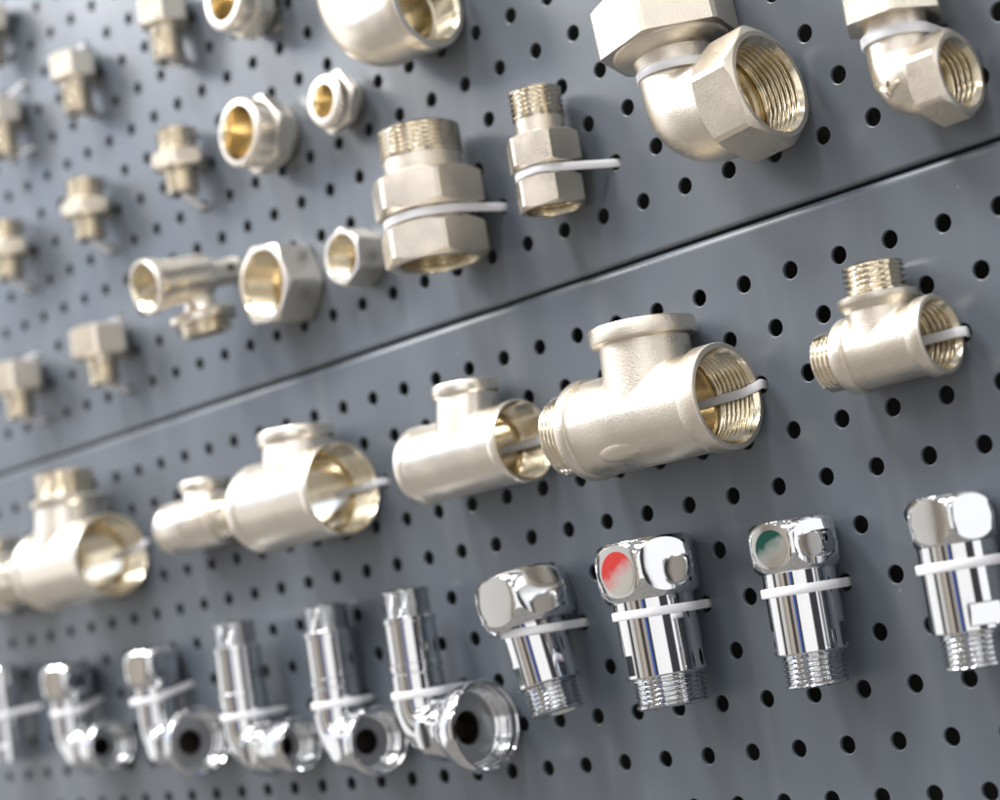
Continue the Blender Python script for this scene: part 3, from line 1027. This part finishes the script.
def mixc(f, a, b):
    n = N.new('ShaderNodeMix'); n.data_type = 'RGBA'
    for i, x in ((0, f), (6, a), (7, b)):
        if isinstance(x, (int, float)):
            n.inputs[i].default_value = x
        elif isinstance(x, tuple):
            n.inputs[i].default_value = (*x, 1)
        else:
            Lk.new(x, n.inputs[i])
    return n.outputs[2]


def ramp(f, stops, mode='LINEAR'):
    n = N.new('ShaderNodeValToRGB'); n.color_ramp.interpolation = mode
    e = n.color_ramp.elements
    while len(e) < len(stops):
        e.new(0.5)
    for el, (p, c) in zip(e, stops):
        el.position = p; el.color = (*c, 1)
    Lk.new(f, n.inputs[0])
    return n.outputs[0]


tc = N.new('ShaderNodeTexCoord')
sx = N.new('ShaderNodeSeparateXYZ'); Lk.new(tc.outputs['Generated'], sx.inputs[0])
X, Y, Z = sx.outputs
ny = math_node('MULTIPLY', Y, -1.0)
az = math_node('ARCTAN2', X, ny)                       # 0 = straight out of the panel, + = to its right
azn = math_node('MULTIPLY_ADD', az, 1 / (2 * pi), 0.5)
G = lambda d: d / 360 + .5
# booths and stands of the hall, all round
bands = ramp(azn, [(0.0, (.30, .30, .31)), (G(-110), (.5, .5, .52)), (G(-92), (1.6, 1.59, 1.57)), (G(-56), (1.5, 1.48, 1.45)), (G(-53), (.8, .76, .70)), (G(-49), (.05, .05, .06)), (G(-43), (.06, .06, .06)),
                   (G(-41), (1.0, .96, .90)), (G(-30), (.85, .81, .75)), (G(-28), (.30, .24, .19)), (G(-23), (.62, .55, .46)), (G(-14), (.75, .66, .55)), (G(-11), (.10, .07, .05)), (G(-3), (.05, .04, .04)), (G(-1), (.60, .55, .48)), (G(6), (.52, .46, .40)),
                   (G(8), (.05, .14, .62)), (G(12), (.05, .14, .60)), (G(13), (.03, .03, .035)), (G(18), (.04, .04, .045)), (G(19.5), (1.5, 1.48, 1.45)), (G(56), (1.55, 1.53, 1.50)), (G(58), (.05, .05, .06)), (G(79), (.04, .04, .045)), (G(82), (1.6, 1.6, 1.6)), (G(112), (1.6, 1.6, 1.6)), (G(118), (.2, .2, .2)), (1.0, (.3, .3, .31))])
ns = N.new('ShaderNodeTexNoise'); ns.inputs['Scale'].default_value = 7; ns.inputs['Detail'].default_value = 4
Lk.new(tc.outputs['Generated'], ns.inputs['Vector'])
bands = mixc(math_node('MULTIPLY', ns.outputs['Fac'], .16), bands, (.42, .40, .38))
# ceiling: pale with rows of lamps
cz = math_node('MAXIMUM', Z, 0.05)
px_ = math_node('DIVIDE', X, cz)
py_ = math_node('DIVIDE', Y, cz)
fx = math_node('FRACT', math_node('MULTIPLY', px_, 1.15))
fy = math_node('FRACT', math_node('MULTIPLY', py_, .9))
lamp = math_node('MULTIPLY', math_node('LESS_THAN', math_node('ABSOLUTE', math_node('SUBTRACT', fx, .5)), .17), math_node('LESS_THAN', math_node('ABSOLUTE', math_node('SUBTRACT', fy, .5)), .3))
ceil = mixc(lamp, (.50, .50, .51), (5.0, 4.9, 4.75))
floor_ = mixc(ns.outputs['Fac'], (.24, .225, .21), (.60, .57, .53))
k1 = N.new('ShaderNodeMapRange'); k1.interpolation_type = 'SMOOTHSTEP'
k1.inputs['From Min'].default_value = .30; k1.inputs['From Max'].default_value = .42
Lk.new(Z, k1.inputs['Value'])
k2 = N.new('ShaderNodeMapRange'); k2.interpolation_type = 'SMOOTHSTEP'
k2.inputs['From Min'].default_value = -.28; k2.inputs['From Max'].default_value = -.20
Lk.new(Z, k2.inputs['Value'])
env = mixc(k2.outputs[0], floor_, bands)
env = mixc(k1.outputs[0], env, ceil)
# bluish glow added far off to the left for the glare on the paint
dp = N.new('ShaderNodeVectorMath'); dp.operation = 'DOT_PRODUCT'
Lk.new(tc.outputs['Generated'], dp.inputs[0])
dp.inputs[1].default_value = Vector((-.802, -.493, .338)).normalized()
k3 = N.new('ShaderNodeMapRange'); k3.interpolation_type = 'SMOOTHSTEP'
k3.inputs['From Min'].default_value = .975; k3.inputs['From Max'].default_value = .998
Lk.new(dp.outputs['Value'], k3.inputs['Value'])
env = mixc(k3.outputs[0], env, (1.7, 2.1, 3.0))
Lk.new(env, bg.inputs['Color'])
bg.inputs['Strength'].default_value = 1.0


# ------------------------------------------------------------------ lamps of the stand
def area(name, pos, target, size, watts, col=(1, 1, 1), size_y=None):
    l = bpy.data.lights.new(name, 'AREA')
    l.energy = watts; l.color = col; l.size = size
    if size_y:
        l.shape = 'RECTANGLE'; l.size_y = size_y
    o = bpy.data.objects.new(name, l); COL.objects.link(o)
    o.location = W(*pos)
    d = Vector(W(*target)) - Vector(W(*pos))
    o.rotation_euler = d.to_track_quat('-Z', 'Y').to_euler()
    return o


area('stand_lamp', (-1200, 980, 760), (-150, 0, 0), .42, 20, (1, .98, .95), .6)
area('stand_lamp', (-450, 1350, 800), (-100, 0, 0), .32, 24, (1, .98, .96))
area('stand_lamp', (250, 1450, 950), (0, 0, 0), .32, 12, (.97, .98, 1))

# ------------------------------------------------------------------ camera (solved from the grid of perforations)
cd = bpy.data.cameras.new('camera')
cam = bpy.data.objects.new('camera', cd); COL.objects.link(cam)
fwd = Vector((-0.71184147, 0.12192953, -0.69167543))
rgt = Vector((0.6753958, -0.15132398, -0.72176281))
cup = Vector((0.19267128, 0.98093539, -0.02536799))
B3 = lambda w: Vector((w.x, -w.z, w.y))
mw = Matrix((B3(rgt), B3(cup), -B3(fwd))).transposed().to_4x4()
mw.translation = Vector(W(411.72, -103.78, 502.50))
cam.matrix_world = mw
cd.sensor_width = 36; cd.sensor_fit = 'HORIZONTAL'; cd.lens = 68.017
cd.clip_start = .01; cd.clip_end = 50
cd.dof.use_dof = True
cd.dof.focus_distance = .622
cd.dof.aperture_fstop = 7.0
SC.camera = cam

SC.render.engine = 'CYCLES'
SC.cycles.use_denoising = True
SC.cycles.max_bounces = 10
SC.cycles.glossy_bounces = 6
SC.cycles.sample_clamp_indirect = 8
SC.view_settings.view_transform = 'Standard'
SC.view_settings.look = 'None'
SC.view_settings.exposure = 0
SC.view_settings.gamma = 1
